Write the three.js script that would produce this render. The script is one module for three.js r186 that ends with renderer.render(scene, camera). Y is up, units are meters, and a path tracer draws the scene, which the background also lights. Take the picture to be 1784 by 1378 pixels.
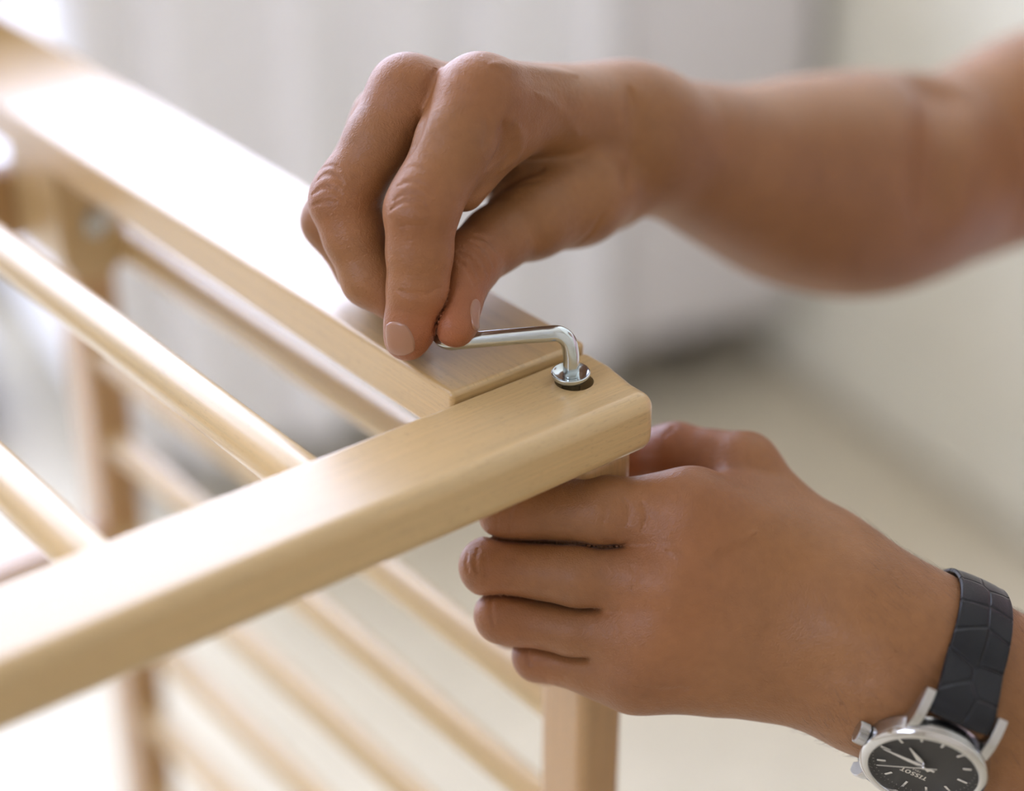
import * as THREE from 'three';
import { mergeGeometries, mergeVertices } from 'three/addons/utils/BufferGeometryUtils.js';
import { RoundedBoxGeometry } from 'three/addons/geometries/RoundedBoxGeometry.js';
import { RectAreaLightUniformsLib } from 'three/addons/lights/RectAreaLightUniformsLib.js';
import { Brush, Evaluator, SUBTRACTION } from 'three-bvh-csg';

// ------------------------------------------------------------------ camera, sky, light, exposure
// World: metres, y up. The rack's rail runs along X, its board and rods along Z; the room is turned a little against it.
const scene = new THREE.Scene();
const W = 1784, H = 1378, FPX = 3219, PITCH = Math.atan(1840 / FPX), YAW = THREE.MathUtils.degToRad(38.8);
const LIFT = 0.25;                                // the rack's rail tops out at 0.5 + LIFT
const EYE = new THREE.Vector3(-0.3495, 0.7853 + LIFT, 0.3966);
const FWD = new THREE.Vector3(Math.sin(YAW) * Math.cos(PITCH), -Math.sin(PITCH), -Math.cos(YAW) * Math.cos(PITCH));
const RIGHT = new THREE.Vector3(Math.cos(YAW), 0, Math.sin(YAW));
const UP = new THREE.Vector3().crossVectors(RIGHT, FWD);
const camera = new THREE.PerspectiveCamera(THREE.MathUtils.radToDeg(2 * Math.atan(H / 2 / FPX)), W / H, 0.05, 50);
camera.position.copy(EYE);
camera.lookAt(EYE.clone().add(FWD));
camera.focus = 0.577;
camera.userData.fStop = 2.5;
scene.add(camera);

const SKY = 2.2, DAY = 2.6, DAYLIGHT = new THREE.Color(0.84, 0.92, 1.22);
scene.background = DAYLIGHT.clone().multiplyScalar(SKY);                       // overcast sky
RectAreaLightUniformsLib.init();
function daylight(w, h, center, towards) {                                     // soft light in a window opening: daylight at the back, added fill at the left
  const l = new THREE.RectAreaLight(DAYLIGHT, DAY, w, h);
  l.name = 'window_daylight_and_fill'; l.position.copy(center); scene.add(l); l.lookAt(center.clone().add(towards));
}
const renderer = new THREE.WebGLRenderer({ antialias: true });
renderer.toneMapping = THREE.LinearToneMapping;
renderer.toneMappingExposure = 1.55;
renderer.shadowMap.enabled = true;

// ------------------------------------------------------------------ helpers
const V = (x, y, z) => new THREE.Vector3(x, y, z);
let seedN = 7;
const rnd = () => { seedN = (seedN + 0x6d2b79f5) | 0; let t = Math.imul(seedN ^ (seedN >>> 15), 1 | seedN); t = (t + Math.imul(t ^ (t >>> 7), 61 | t)) ^ t; return ((t ^ (t >>> 14)) >>> 0) / 4294967296; };
const clamp = THREE.MathUtils.clamp, lerp = THREE.MathUtils.lerp, sstep = THREE.MathUtils.smoothstep;
const hash = (x, y, z) => { let h = Math.imul(x, 374761393) ^ Math.imul(y, 668265263) ^ Math.imul(z, 2147483647 ^ 0x5bd1e995); h = Math.imul(h ^ (h >>> 13), 1274126177); return ((h ^ (h >>> 16)) >>> 0) / 4294967295; };
function noise3(x, y, z) {
  const ix = Math.floor(x), iy = Math.floor(y), iz = Math.floor(z), q = (t) => t * t * (3 - 2 * t), a = q(x - ix), b = q(y - iy), c = q(z - iz);
  const g = (i, j, k) => hash(ix + i, iy + j, iz + k);
  return lerp(lerp(lerp(g(0, 0, 0), g(1, 0, 0), a), lerp(g(0, 1, 0), g(1, 1, 0), a), b), lerp(lerp(g(0, 0, 1), g(1, 0, 1), a), lerp(g(0, 1, 1), g(1, 1, 1), a), b), c);
}
const ray = (px, py) => RIGHT.clone().multiplyScalar((px - W / 2) / FPX).addScaledVector(UP, -(py - H / 2) / FPX).add(FWD);
const at = (px, py, depth) => EYE.clone().addScaledVector(ray(px, py), depth);   // a point measured in the photograph, at its own distance
const onY = (px, py, y) => { const r = ray(px, py); return EYE.clone().addScaledVector(r, (y - EYE.y) / r.y); };
const camVec = (x, down, z) => RIGHT.clone().multiplyScalar(x).addScaledVector(UP, -down).addScaledVector(FWD, z).normalize();

const used = new Map();
function numbered(name) { const n = used.get(name) ?? 0; used.set(name, n + 1); return n ? `${name}_${String(n).padStart(3, '0')}` : name; }
function mesh(name, geometry, material, parent) {
  const m = new THREE.Mesh(geometry, material);
  m.name = parent && parent !== scene ? name : numbered(name);
  if (parent && parent !== scene) { const k = parent.children.filter((c) => c.userData.base === name).length; m.userData.base = name; if (k) m.name = `${name}_${String(k).padStart(3, '0')}`; }
  m.castShadow = m.receiveShadow = true;
  (parent ?? scene).add(m);
  return m;
}
function thing(name, label, category, position = V(0, 0, 0), group) {
  const o = new THREE.Group();
  o.name = numbered(name); o.position.copy(position); scene.add(o);
  o.userData = { label, category }; if (group) o.userData.group = group;
  return o;
}
function tag(o, label, category, group) { Object.assign(o.userData, { label, category }); if (group) o.userData.group = group; return o; }
function struct(name, geometry, material) { const m = mesh(name, geometry, material); m.userData.kind = 'structure'; return m; }
const box = (w, h, d, x = 0, y = 0, z = 0) => new THREE.BoxGeometry(w, h, d).translate(x, y, z);

function texture(w, h, fn, srgb) {
  const data = new Uint8Array(w * h * 4);
  for (let y = 0, i = 0; y < h; y++) for (let x = 0; x < w; x++, i += 4) { const c = fn(x, y); data[i] = clamp(c[0], 0, 255); data[i + 1] = clamp(c[1], 0, 255); data[i + 2] = clamp(c[2], 0, 255); data[i + 3] = 255; }
  const t = new THREE.DataTexture(data, w, h);
  t.wrapS = t.wrapT = THREE.RepeatWrapping; t.magFilter = THREE.LinearFilter; t.minFilter = THREE.LinearMipmapLinearFilter; t.generateMipmaps = true;
  if (srgb) t.colorSpace = THREE.SRGBColorSpace;
  t.needsUpdate = true;
  return t;
}
// tileable noise lattice for textures
function tileNoise(px, py, seed) {
  return (x, y) => { const ix = Math.floor(x), iy = Math.floor(y), q = (t) => t * t * (3 - 2 * t), a = q(x - ix), b = q(y - iy), m = (n, p) => ((n % p) + p) % p, g = (i, j) => hash(m(ix + i, px), m(iy + j, py), seed); return lerp(lerp(g(0, 0), g(1, 0), a), lerp(g(0, 1), g(1, 1), a), b); };
}
// a box with rounded edges; radius(z) may differ from the back edge to the front edge; uv in metres with u along the longest side
function roundBar(sx, sy, sz, radius, nr = 6, long = 'x') {
  const hx = sx / 2, hy = sy / 2, hz = sz / 2, rMax = Math.max(radius(-hz), radius(hz));
  const line = (h, mid) => { const a = []; for (let i = 0; i <= nr; i++) a.push(-h + rMax * (1 - Math.cos((i / nr) * Math.PI / 2))); for (let i = 1; i < mid; i++) a.push(lerp(-h + rMax, h - rMax, i / mid)); for (let i = nr; i >= 0; i--) a.push(h - rMax * (1 - Math.cos((i / nr) * Math.PI / 2))); return a; };
  const gx = line(hx, long === 'x' ? 10 : 3), gy = line(hy, long === 'y' ? 10 : 3), gz = line(hz, long === 'z' ? 10 : 4), pos = [], nor = [], uv = [], idx = [];
  const face = (A, B, make, uvOf) => {
    const o = pos.length / 3;
    for (const b of B) for (const a of A) {
      const p = make(a, b), r = lerp(radius(-hz), radius(hz), sstep(p.z, -hz * 0.3, hz * 0.3));
      const c = V(clamp(p.x, -hx + r, hx - r), clamp(p.y, -hy + r, hy - r), clamp(p.z, -hz + r, hz - r)), n = p.clone().sub(c);
      if (n.lengthSq() < 1e-16) n.set(0, 1, 0); n.normalize();
      const q = c.addScaledVector(n, r);
      pos.push(q.x, q.y, q.z); nor.push(n.x, n.y, n.z); uv.push(...uvOf(q));
    }
    for (let j = 0; j < B.length - 1; j++) for (let i = 0; i < A.length - 1; i++) { const k = o + j * A.length + i, m = k + A.length; idx.push(k, k + 1, m + 1, k, m + 1, m); }
  };
  const L = { x: (q) => q.x, y: (q) => q.y, z: (q) => q.z }, along = L[long], o1 = long === 'x' ? L.z : L.x, o2 = long === 'y' ? L.z : L.y;
  const uv1 = (q) => [along(q), o1(q)], uv2 = (q) => [along(q), o2(q) + 0.31], uvE = (q) => [o1(q) * 0.4, o2(q)];
  const fa = (ax) => (ax === long ? uvE : ax === (long === 'x' ? 'y' : long === 'z' ? 'y' : 'z') ? uv1 : uv2);
  face(gx, [...gz].reverse(), (a, b) => V(a, hy, b), fa('y')); face(gx, gz, (a, b) => V(a, -hy, b), fa('y'));
  face(gx, gy, (a, b) => V(a, b, hz), fa('z')); face([...gx].reverse(), gy, (a, b) => V(a, b, -hz), fa('z'));
  face([...gz].reverse(), gy, (a, b) => V(hx, b, a), fa('x')); face(gz, gy, (a, b) => V(-hx, b, a), fa('x'));
  const g = new THREE.BufferGeometry();
  g.setAttribute('position', new THREE.Float32BufferAttribute(pos, 3)); g.setAttribute('normal', new THREE.Float32BufferAttribute(nor, 3)); g.setAttribute('uv', new THREE.Float32BufferAttribute(uv, 2)); g.setIndex(idx);
  return g;
}
// a round rod along Z with slightly eased ends; uv in metres, u along the rod
function rodGeometry(r, length, seg = 32) {
  const e = 0.0012, pts = [[0.0001, -length / 2], [r - e, -length / 2], [r, -length / 2 + e]];
  for (let i = 1; i < 8; i++) pts.push([r, lerp(-length / 2 + e, length / 2 - e, i / 8)]);
  pts.push([r, length / 2 - e], [r - e, length / 2], [0.0001, length / 2]);
  const g = new THREE.LatheGeometry(pts.map((p) => new THREE.Vector2(...p)), seg), uv = g.attributes.uv, p = g.attributes.position;
  for (let i = 0; i < uv.count; i++) uv.setXY(i, p.getY(i), uv.getX(i) * 2 * Math.PI * r);
  return g.rotateX(Math.PI / 2);
}
// a tube along points with a rounded hexagon section
function hexSweep(points, r, round, n = 200, seg = 36) {
  const curve = new THREE.CatmullRomCurve3(points, false, 'centripetal'), frames = curve.computeFrenetFrames(n, false), pos = [], idx = [];
  for (let i = 0; i <= n; i++) {
    const c = curve.getPointAt(i / n);
    for (let j = 0; j < seg; j++) {
      const a = (j / seg) * 2 * Math.PI, m = ((a + Math.PI / 6) % (Math.PI / 3)) - Math.PI / 6, q = lerp(r * Math.cos(Math.PI / 6) / Math.cos(m), r * 0.94, round);
      const d = frames.normals[i].clone().multiplyScalar(Math.cos(a)).addScaledVector(frames.binormals[i], Math.sin(a));
      pos.push(c.x + d.x * q, c.y + d.y * q, c.z + d.z * q);
    }
  }
  for (let i = 0; i < n; i++) for (let j = 0; j < seg; j++) { const a = i * seg + j, b = i * seg + (j + 1) % seg; idx.push(a, b, b + seg, a, b + seg, a + seg); }
  for (const end of [0, n]) { const c = curve.getPointAt(end / n), k = pos.length / 3; pos.push(c.x, c.y, c.z); for (let j = 0; j < seg; j++) { const a = end * seg + j, b = end * seg + (j + 1) % seg; idx.push(...(end ? [k, a, b] : [k, b, a])); } }
  const g = new THREE.BufferGeometry(); g.setAttribute('position', new THREE.Float32BufferAttribute(pos, 3)); g.setIndex(idx); g.computeVertexNormals();
  return g;
}

// ------------------------------------------------------------------ materials
const woodTex = (() => {
  const w = 1024, h = 512, n1 = tileNoise(6, 96, 11), n2 = tileNoise(24, 256, 12), n3 = tileNoise(3, 12, 13), n4 = tileNoise(160, 256, 14);
  const shade = (x, y) => { const u = x / w, v = y / h, wob = n3(u * 3, v * 12) * 3; return 0.5 * n1(u * 6, v * 96 + wob) + 0.3 * n2(u * 24, v * 256) + 0.35 * n3(u * 3, v * 12) ; };
  const color = texture(w, h, (x, y) => { const s = shade(x, y) - 0.58, f = n4((x / w) * 160, (y / h) * 256) > 0.82 ? 0.05 : 0, k = 1 + s * 0.13 - f; return [226 * k, 195 * (k - s * 0.03), 150 * (k - s * 0.06)]; }, true);
  const bump = texture(w, h, (x, y) => { const s = 128 + 100 * (shade(x, y) - 0.58); return [s, s, s]; });
  for (const t of [color, bump]) t.repeat.set(1 / 0.32, 1 / 0.08);
  return { color, bump };
})();
const wood = (tone, coat = 1) => new THREE.MeshPhysicalMaterial({ color: new THREE.Color(...tone), map: woodTex.color, bumpMap: woodTex.bump, bumpScale: 0.00008, roughness: 0.45, ior: 1.5, clearcoat: coat, clearcoatRoughness: 0.24 });
const M = {
  rail: wood([0.73, 0.71, 0.60], 0.75), board: wood([0.66, 0.61, 0.46]), rod: wood([0.72, 0.70, 0.55]), leg: wood([0.60, 0.48, 0.33]),
  zinc: new THREE.MeshStandardMaterial({ color: new THREE.Color(0.6, 0.66, 0.68), metalness: 1, roughness: 0.2 }),
  steel: new THREE.MeshStandardMaterial({ color: new THREE.Color(0.60, 0.60, 0.60), metalness: 1, roughness: 0.1 }),
  steelSatin: new THREE.MeshStandardMaterial({ color: new THREE.Color(0.52, 0.52, 0.52), metalness: 1, roughness: 0.25 }),
  dark: new THREE.MeshStandardMaterial({ color: new THREE.Color(0.02, 0.02, 0.02), roughness: 0.6 }),
};
const grain = (w, amp, base, seed) => { const a = tileNoise(w / 2, w / 2, seed), b = tileNoise(w / 8, w / 8, seed + 1); return texture(w, w, (x, y) => { const k = 1 + amp * (a(x / 2, y / 2) + b(x / 8, y / 8) - 1); return base.map((c) => c * k); }, true); };
const bumpTex = (w, seed) => { const a = tileNoise(w / 2, w / 2, seed), b = tileNoise(w / 16, w / 16, seed + 1); return texture(w, w, (x, y) => { const k = 255 * (0.6 * a(x / 2, y / 2) + 0.4 * b(x / 16, y / 16)); return [k, k, k]; }); };

const SKIN = [0.265, 0.119, 0.044], CELL = 0.0009;
const skinBump = (() => { const a = tileNoise(128, 128, 61), b = tileNoise(40, 40, 62), t = texture(512, 512, (x, y) => { const k = 255 * (0.55 * a(x / 4, y / 4) + 0.45 * b(x / 12.8, y / 12.8)); return [k, k, k]; }); t.repeat.set(1 / 0.04, 1 / 0.04); return t; })();

// ------------------------------------------------------------------ the room
const ROOM = Math.atan2(0.2, 0.979);            // the room is turned against the rack
const RU = V(Math.cos(ROOM), 0, Math.sin(ROOM)), RW = V(-Math.sin(ROOM), 0, Math.cos(ROOM));
const inRoom = (g) => g.rotateY(-ROOM);          // geometry in room axes (u, y, w) to world
const uR = 0.888, uL = -2.3, wB = -1.85, wF = 2.3, CEIL = 2.8, T = 0.12;
const winU0 = -1.6, winU1 = 0.87, sill = 0.12, head = 2.6;
{
  const floorM = new THREE.MeshPhysicalMaterial({ map: grain(256, 0.06, [210, 201, 178], 21), roughness: 0.45, clearcoat: 0.3, clearcoatRoughness: 0.3 });
  floorM.map.repeat.set(6, 6);
  const wallM = new THREE.MeshStandardMaterial({ map: grain(128, 0.03, [226, 226, 222], 23), roughness: 0.9 });
  const wallR = new THREE.MeshStandardMaterial({ map: grain(128, 0.03, [230, 228, 212], 25), roughness: 0.8 });
  const wallD = new THREE.MeshStandardMaterial({ map: grain(128, 0.03, [202, 192, 174], 27), roughness: 0.9 });
  const white = new THREE.MeshStandardMaterial({ color: new THREE.Color(0.8, 0.8, 0.79), roughness: 0.5 });
  const wU = uR - uL, wW = wF - wB, cu = (uR + uL) / 2, cw = (wF + wB) / 2;
  struct('floor', inRoom(box(wU + 2 * T, T, wW + 2 * T, cu, -T / 2, cw)), floorM);
  struct('ceiling', inRoom(box(wU + 2 * T, T, wW + 2 * T, cu, CEIL + T / 2, cw)), wallD);
  struct('wall_right', inRoom(box(T, CEIL, wW + 2 * T, uR + T / 2, CEIL / 2, cw)), wallR);
  // left and back walls with openings; the left opening is added for fill light
  const holed = (u0, u1, h, holes) => { const s = new THREE.Shape([[u0, 0], [u1, 0], [u1, h], [u0, h]].map((p) => new THREE.Vector2(...p))); for (const [a, b, c, d] of holes) s.holes.push(new THREE.Path([[a, c], [a, d], [b, d], [b, c]].map((p) => new THREE.Vector2(...p)))); return new THREE.ExtrudeGeometry(s, { depth: T, bevelEnabled: false }); };
  struct('wall_back', inRoom(holed(uL, uR, CEIL, [[winU0, winU1, sill, head]]).translate(0, 0, wB - T)), wallM);
  struct('wall_front', inRoom(box(wU, CEIL, T, cu, CEIL / 2, wF + T / 2)), wallD);
  struct('wall_left', inRoom(holed(wB, wF, CEIL, [[0.0, 1.2, 1.3, 2.4]]).rotateY(-Math.PI / 2).translate(uL, 0, 0)), wallD);
  const windowAt = (name, w, h, place) => {
    const g = new THREE.Group(); g.name = name; g.userData.kind = 'structure'; scene.add(g);
    const f = 0.05, parts = [[w, f, 0, h / 2 - f / 2], [w, f, 0, -h / 2 + f / 2], [f, h - 2 * f, -w / 2 + f / 2, 0], [f, h - 2 * f, w / 2 - f / 2, 0]];
    for (const [a, b, x, y] of parts) mesh('window_frame', new RoundedBoxGeometry(a, b, 0.06, 2, 0.006).translate(x, y, 0), white, g);
    mesh('mullion', new RoundedBoxGeometry(0.05, h - 2 * f, 0.05, 2, 0.006), white, g);
    const glass = new THREE.MeshPhysicalMaterial({ color: 0xffffff, transmission: 1, thickness: 0, roughness: 0, ior: 1.45 });
    for (const s of [-1, 1]) mesh('pane', box(w / 2 - f - 0.025, h - 2 * f, 0.004, s * (w / 4 - f / 2 + 0.0125), 0, 0), glass, g);
    place(g);
    return g;
  };
  windowAt('window_1', winU1 - winU0, head - sill, (g) => { g.position.copy(RU.clone().multiplyScalar((winU0 + winU1) / 2).addScaledVector(RW, wB - T * 0.6)).setY((sill + head) / 2); g.rotation.y = -ROOM; });
  windowAt('added_fill_window_2', 1.2, 1.1, (g) => { g.position.copy(RU.clone().multiplyScalar(uL - T * 0.6).addScaledVector(RW, 0.6)).setY(1.85); g.rotation.y = -ROOM + Math.PI / 2; });  // unseen window added on the left wall to give fill light
  daylight(winU1 - winU0 - 0.1, head - sill - 0.1, RU.clone().multiplyScalar((winU0 + winU1) / 2).addScaledVector(RW, wB - 0.02).setY((sill + head) / 2), RW);
  daylight(1.1, 1.0, RU.clone().multiplyScalar(uL - 0.02).addScaledVector(RW, 0.6).setY(1.85), RU);  // fill light of the added left window
  struct('baseboard_right', inRoom(new RoundedBoxGeometry(0.014, 0.07, wW - 0.01, 2, 0.004).translate(uR - 0.007, 0.047, cw)), wallR);
  struct('trim_1', inRoom(new RoundedBoxGeometry(winU1 - winU0 + 0.1, 0.03, 0.2, 2, 0.008).translate((winU0 + winU1) / 2, sill - 0.015, wB + 0.02)), white);
}

// ------------------------------------------------------------------ sofa and box behind the rack, out of focus
{
  const fabric = new THREE.MeshPhysicalMaterial({ map: grain(128, 0.05, [238, 238, 238], 31), bumpMap: bumpTex(128, 33), bumpScale: 0.0006, roughness: 0.9, sheen: 0.3, sheenRoughness: 0.6, sheenColor: new THREE.Color(1, 1, 1) });
  fabric.map.repeat.set(12, 12); fabric.bumpMap.repeat.set(30, 30);
  const front = -1.035, u0 = 0.09, u1 = 0.868, low = 0.09, top = 0.64, depth = 0.72;
  const o = thing('sofa', 'pale grey fabric covered sofa base on short feet, blurred behind the raised right hand', 'sofa', RU.clone().multiplyScalar((u0 + u1) / 2).addScaledVector(RW, front - depth / 2));
  o.rotation.y = -ROOM;
  const w = u1 - u0, split = 0.622 - (u0 + u1) / 2;   // folds left of this line, a flat end panel right of it
  // the front cover: a thick sheet with hanging folds
  const nx = 160, ny = 12, pos = [], idx = [], uv = [];
  for (let side = 0; side < 2; side++) for (let j = 0; j <= ny; j++) for (let i = 0; i <= nx; i++) {
    const x = lerp(-w / 2, split, i / nx), y = lerp(low, top, j / ny), f = 0.012 * Math.sin(x * 61) + 0.007 * Math.sin(x * 103 + 1.3) + 0.004 * Math.sin(x * 23);
    pos.push(x, y, depth / 2 + (side ? -0.006 : 0) + f * (0.5 + 0.5 * (1 - j / ny))); uv.push(x, y);
  }
  const S = (nx + 1) * (ny + 1);
  for (let j = 0; j < ny; j++) for (let i = 0; i < nx; i++) { const a = j * (nx + 1) + i, b = a + 1, c = b + nx + 1, d = a + nx + 1; idx.push(a, b, c, a, c, d, S + a, S + c, S + b, S + a, S + d, S + c); }
  const skirt = new THREE.BufferGeometry(); skirt.setAttribute('position', new THREE.Float32BufferAttribute(pos, 3)); skirt.setAttribute('uv', new THREE.Float32BufferAttribute(uv, 2)); skirt.setIndex(idx); skirt.computeVertexNormals();
  mesh('draped_cover', skirt, fabric, o);
  mesh('end_panel', new RoundedBoxGeometry(w / 2 - split, top - low, 0.05, 4, 0.02).translate((w / 2 + split) / 2, (top + low) / 2, depth / 2 - 0.025), new THREE.MeshStandardMaterial({ color: new THREE.Color(0.70, 0.68, 0.67), roughness: 0.85 }), o);  // greyer than the cover: the dimmer light at this end is put into its colour
  mesh('body', new RoundedBoxGeometry(w, top - low - 0.02, depth - 0.06, 4, 0.03).translate(0, (top + low) / 2, -0.03), fabric, o);
  mesh('seat_cushion', new RoundedBoxGeometry(w - 0.02, 0.12, depth - 0.02, 5, 0.045).translate(0, top + 0.055, 0), fabric, o);
  for (const [x, z] of [[-1, -1], [-1, 1], [1, -1], [1, 1]]) mesh('foot', new THREE.CylinderGeometry(0.022, 0.016, low + 0.02, 20).translate(x * (w / 2 - 0.07), (low + 0.02) / 2, z * (depth / 2 - 0.12)), M.dark, o);

  const boxM = new THREE.MeshStandardMaterial({ map: grain(128, 0.05, [150, 147, 156], 41), roughness: 0.85 });
  const b = thing('storage_box', 'pale grey lidded box on the floor at the left, blurred behind the rods', 'box', V(0.19, 0, -1.42));
  b.rotation.y = -ROOM;
  mesh('body', new RoundedBoxGeometry(0.26, 0.09, 0.2, 3, 0.008).translate(0, 0.045, 0), boxM, b);
  mesh('lid', new RoundedBoxGeometry(0.27, 0.025, 0.21, 3, 0.008).translate(0, 0.1, 0), new THREE.MeshStandardMaterial({ color: new THREE.Color(0.45, 0.45, 0.48), roughness: 0.8 }), b);
}

// ------------------------------------------------------------------ the wooden rack
const HOLE = V(-0.0158, 0.5 + LIFT, 0.0129), BOLT = V(-0.0167, 0.5005 + LIFT, 0.0123);
{
  const o = thing('wooden_rack', 'light beech wood rack with round rods and rungs being screwed together', 'rack', V(0, LIFT, 0));
  // near side rail with a bolt hole through its end
  const len = 0.52, rail = new Brush(roundBar(len, 0.0205, 0.0355, (z) => (z > 0 ? 0.0055 : 0.0016), 7, 'x').translate(-len / 2, 0.48975, 0.01775));
  const cut = (g) => { const b = new Brush(g); b.updateMatrixWorld(); return b; };
  rail.updateMatrixWorld();
  const ev = new Evaluator(); ev.attributes = ['position', 'normal', 'uv']; ev.useGroups = false;
  let r = ev.evaluate(rail, cut(new THREE.CylinderGeometry(0.0062, 0.0062, 0.02, 48).translate(HOLE.x, 0.5035, HOLE.z)), SUBTRACTION);
  r = ev.evaluate(r, cut(new THREE.CylinderGeometry(0.0034, 0.0034, 0.05, 32).translate(HOLE.x, 0.49, HOLE.z)), SUBTRACTION);
  mesh('side_rail', r.geometry, M.rail, o);
  // top board
  mesh('top_board', roundBar(0.0545, 0.0175, 0.47, () => 0.0018, 4, 'z').translate(-0.0268, 0.49425, -0.2355), M.board, o);
  // rods between the rails
  for (const x of [-0.106, -0.1754]) mesh('rod', rodGeometry(0.0076, 0.49).translate(x, 0.49, -0.238), M.rod, o);
  // legs
  const legG = roundBar(0.0195, 0.4795 + LIFT, 0.024, () => 0.0042, 6, 'y');
  mesh('leg', legG.clone().translate(-0.0137, (0.4795 - LIFT) / 2, 0.0175), M.leg, o);
  mesh('leg', roundBar(0.0215, 0.4855 + LIFT, 0.026, () => 0.0042, 6, 'y').translate(-0.0130, (0.4855 - LIFT) / 2, -0.345), M.leg, o);
  // rungs between the legs
  [[0.4345, 0.0074], [0.3630, 0.0068], [0.3140, 0.0066], [0.2580, 0.0064], [0.2010, 0.0064], [0.1420, 0.0064], [0.0850, 0.0064]].forEach(([y, rr]) => mesh('rung', rodGeometry(rr, 0.352).translate(-0.0135, y, -0.1635), M.rod, o));
  // far side: cross rails
  mesh('cross_rail', roundBar(0.5, 0.032, 0.018, () => 0.003, 4, 'x').translate(-0.262, 0.448, -0.3435), M.leg, o);
  mesh('cross_rail', roundBar(0.5, 0.022, 0.018, () => 0.003, 4, 'x').translate(-0.262, 0.252, -0.3435), M.leg, o);
  mesh('end_rail', roundBar(0.36, 0.055, 0.02, () => 0.003, 4, 'x').translate(-0.07, 0.5305, -0.459), M.rail, o);
  // a block with a rounded foot between board and far leg, held by a bolt
  { const q = new THREE.Shape(); q.moveTo(-0.0145, 0.0005); q.lineTo(-0.0145, -0.044); q.absarc(0, -0.044, 0.0145, Math.PI, 2 * Math.PI, false); q.lineTo(0.0145, 0.0005); q.closePath();
    mesh('bracket', new THREE.ExtrudeGeometry(q, { depth: 0.0405, bevelEnabled: true, bevelSize: 0.0012, bevelThickness: 0.0012, bevelSegments: 3, curveSegments: 24 }).translate(-0.0320, 0.4845, -0.3305), M.rail, o); }
  // bolt in the far leg
  const bh = new THREE.LatheGeometry([[0.0001, 0.002], [0.0025, 0.0016], [0.0026, 0.0034], [0.0062, 0.0030], [0.0066, 0.0018], [0.0064, 0], [0.0001, 0]].map((p) => new THREE.Vector2(...p)), 32).rotateX(Math.PI / 2).translate(-0.0300, 0.4525, -0.2885);
  mesh('bolt_head', bh, M.zinc, o).userData.label = 'steel bolt head near the far leg';
}
// the bolt being driven, still standing proud of its hole
{
  const o = thing('bolt', 'small round zinc plated flange bolt half driven into the rail end under the hex key', 'bolt', BOLT.clone());
  o.rotation.set(0.02, 0, 0.05);
  const hex = new THREE.CylinderGeometry(0.0027, 0.0027, 0.004, 6);
  const headP = [[0.0001, 0.0018], [0.0033, 0.0018], [0.0048, 0.0020], [0.0056, 0.0030], [0.0060, 0.0032], [0.0062, 0.0029], [0.0060, 0.0018], [0.0052, 0.0008], [0.0038, 0.0002], [0.0030, 0], [0.0001, 0]];
  const headG = new Brush(new THREE.LatheGeometry(headP.map((p) => new THREE.Vector2(p[0], p[1])).reverse(), 64)), b = new Brush(hex.translate(0, 0.0032, 0)); headG.updateMatrixWorld(); b.updateMatrixWorld();
  const ev = new Evaluator(); ev.useGroups = false;
  mesh('head', ev.evaluate(headG, b, SUBTRACTION).geometry, M.zinc, o);
  const th = []; for (let i = 0; i <= 60; i++) th.push(new THREE.Vector2(0.0027 + 0.0003 * (i % 2), -0.03 + 0.03 * i / 60));
  mesh('shank', new THREE.LatheGeometry([new THREE.Vector2(0.0001, -0.03), ...th, new THREE.Vector2(0.0001, 0.0001)], 24), M.zinc, o);
}
// hex key: short arm in the bolt, long arm to the fingertips, last arm up inside the grip
const KEY = (() => {
  const a = BOLT.clone().add(V(0, 0.0016, 0)), y = 0.5168 + LIFT, end = onY(768, 597, 0.5105 + LIFT), d = end.clone().sub(V(a.x, y, a.z));
  const P = (t, h) => V(a.x + d.x * t, h, a.z + d.z * t), up = at(756, 480, 0.600);
  const pts = [a, V(a.x, a.y + 0.006, a.z), P(0.005, y - 0.0062), P(0.03, y - 0.0022), P(0.09, y - 0.0002), P(0.2, y - 0.0006), P(0.5, y - 0.0027), P(0.85, y - 0.0053)];
  const c = P(1, y - 0.0063), u = up.clone().sub(c).normalize();
  pts.push(P(0.94, y - 0.0059), c.clone().addScaledVector(u, 0.0022), c.clone().addScaledVector(u, 0.008), c.clone().addScaledVector(u, 0.02), up);
  return { pts, up };
})();
tag(mesh('hex_key', hexSweep(KEY.pts, 0.0027, 0.55, 260, 36), M.zinc), 'bent zinc plated hex key held in the right hand and set in the bolt', 'hex key');
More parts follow.
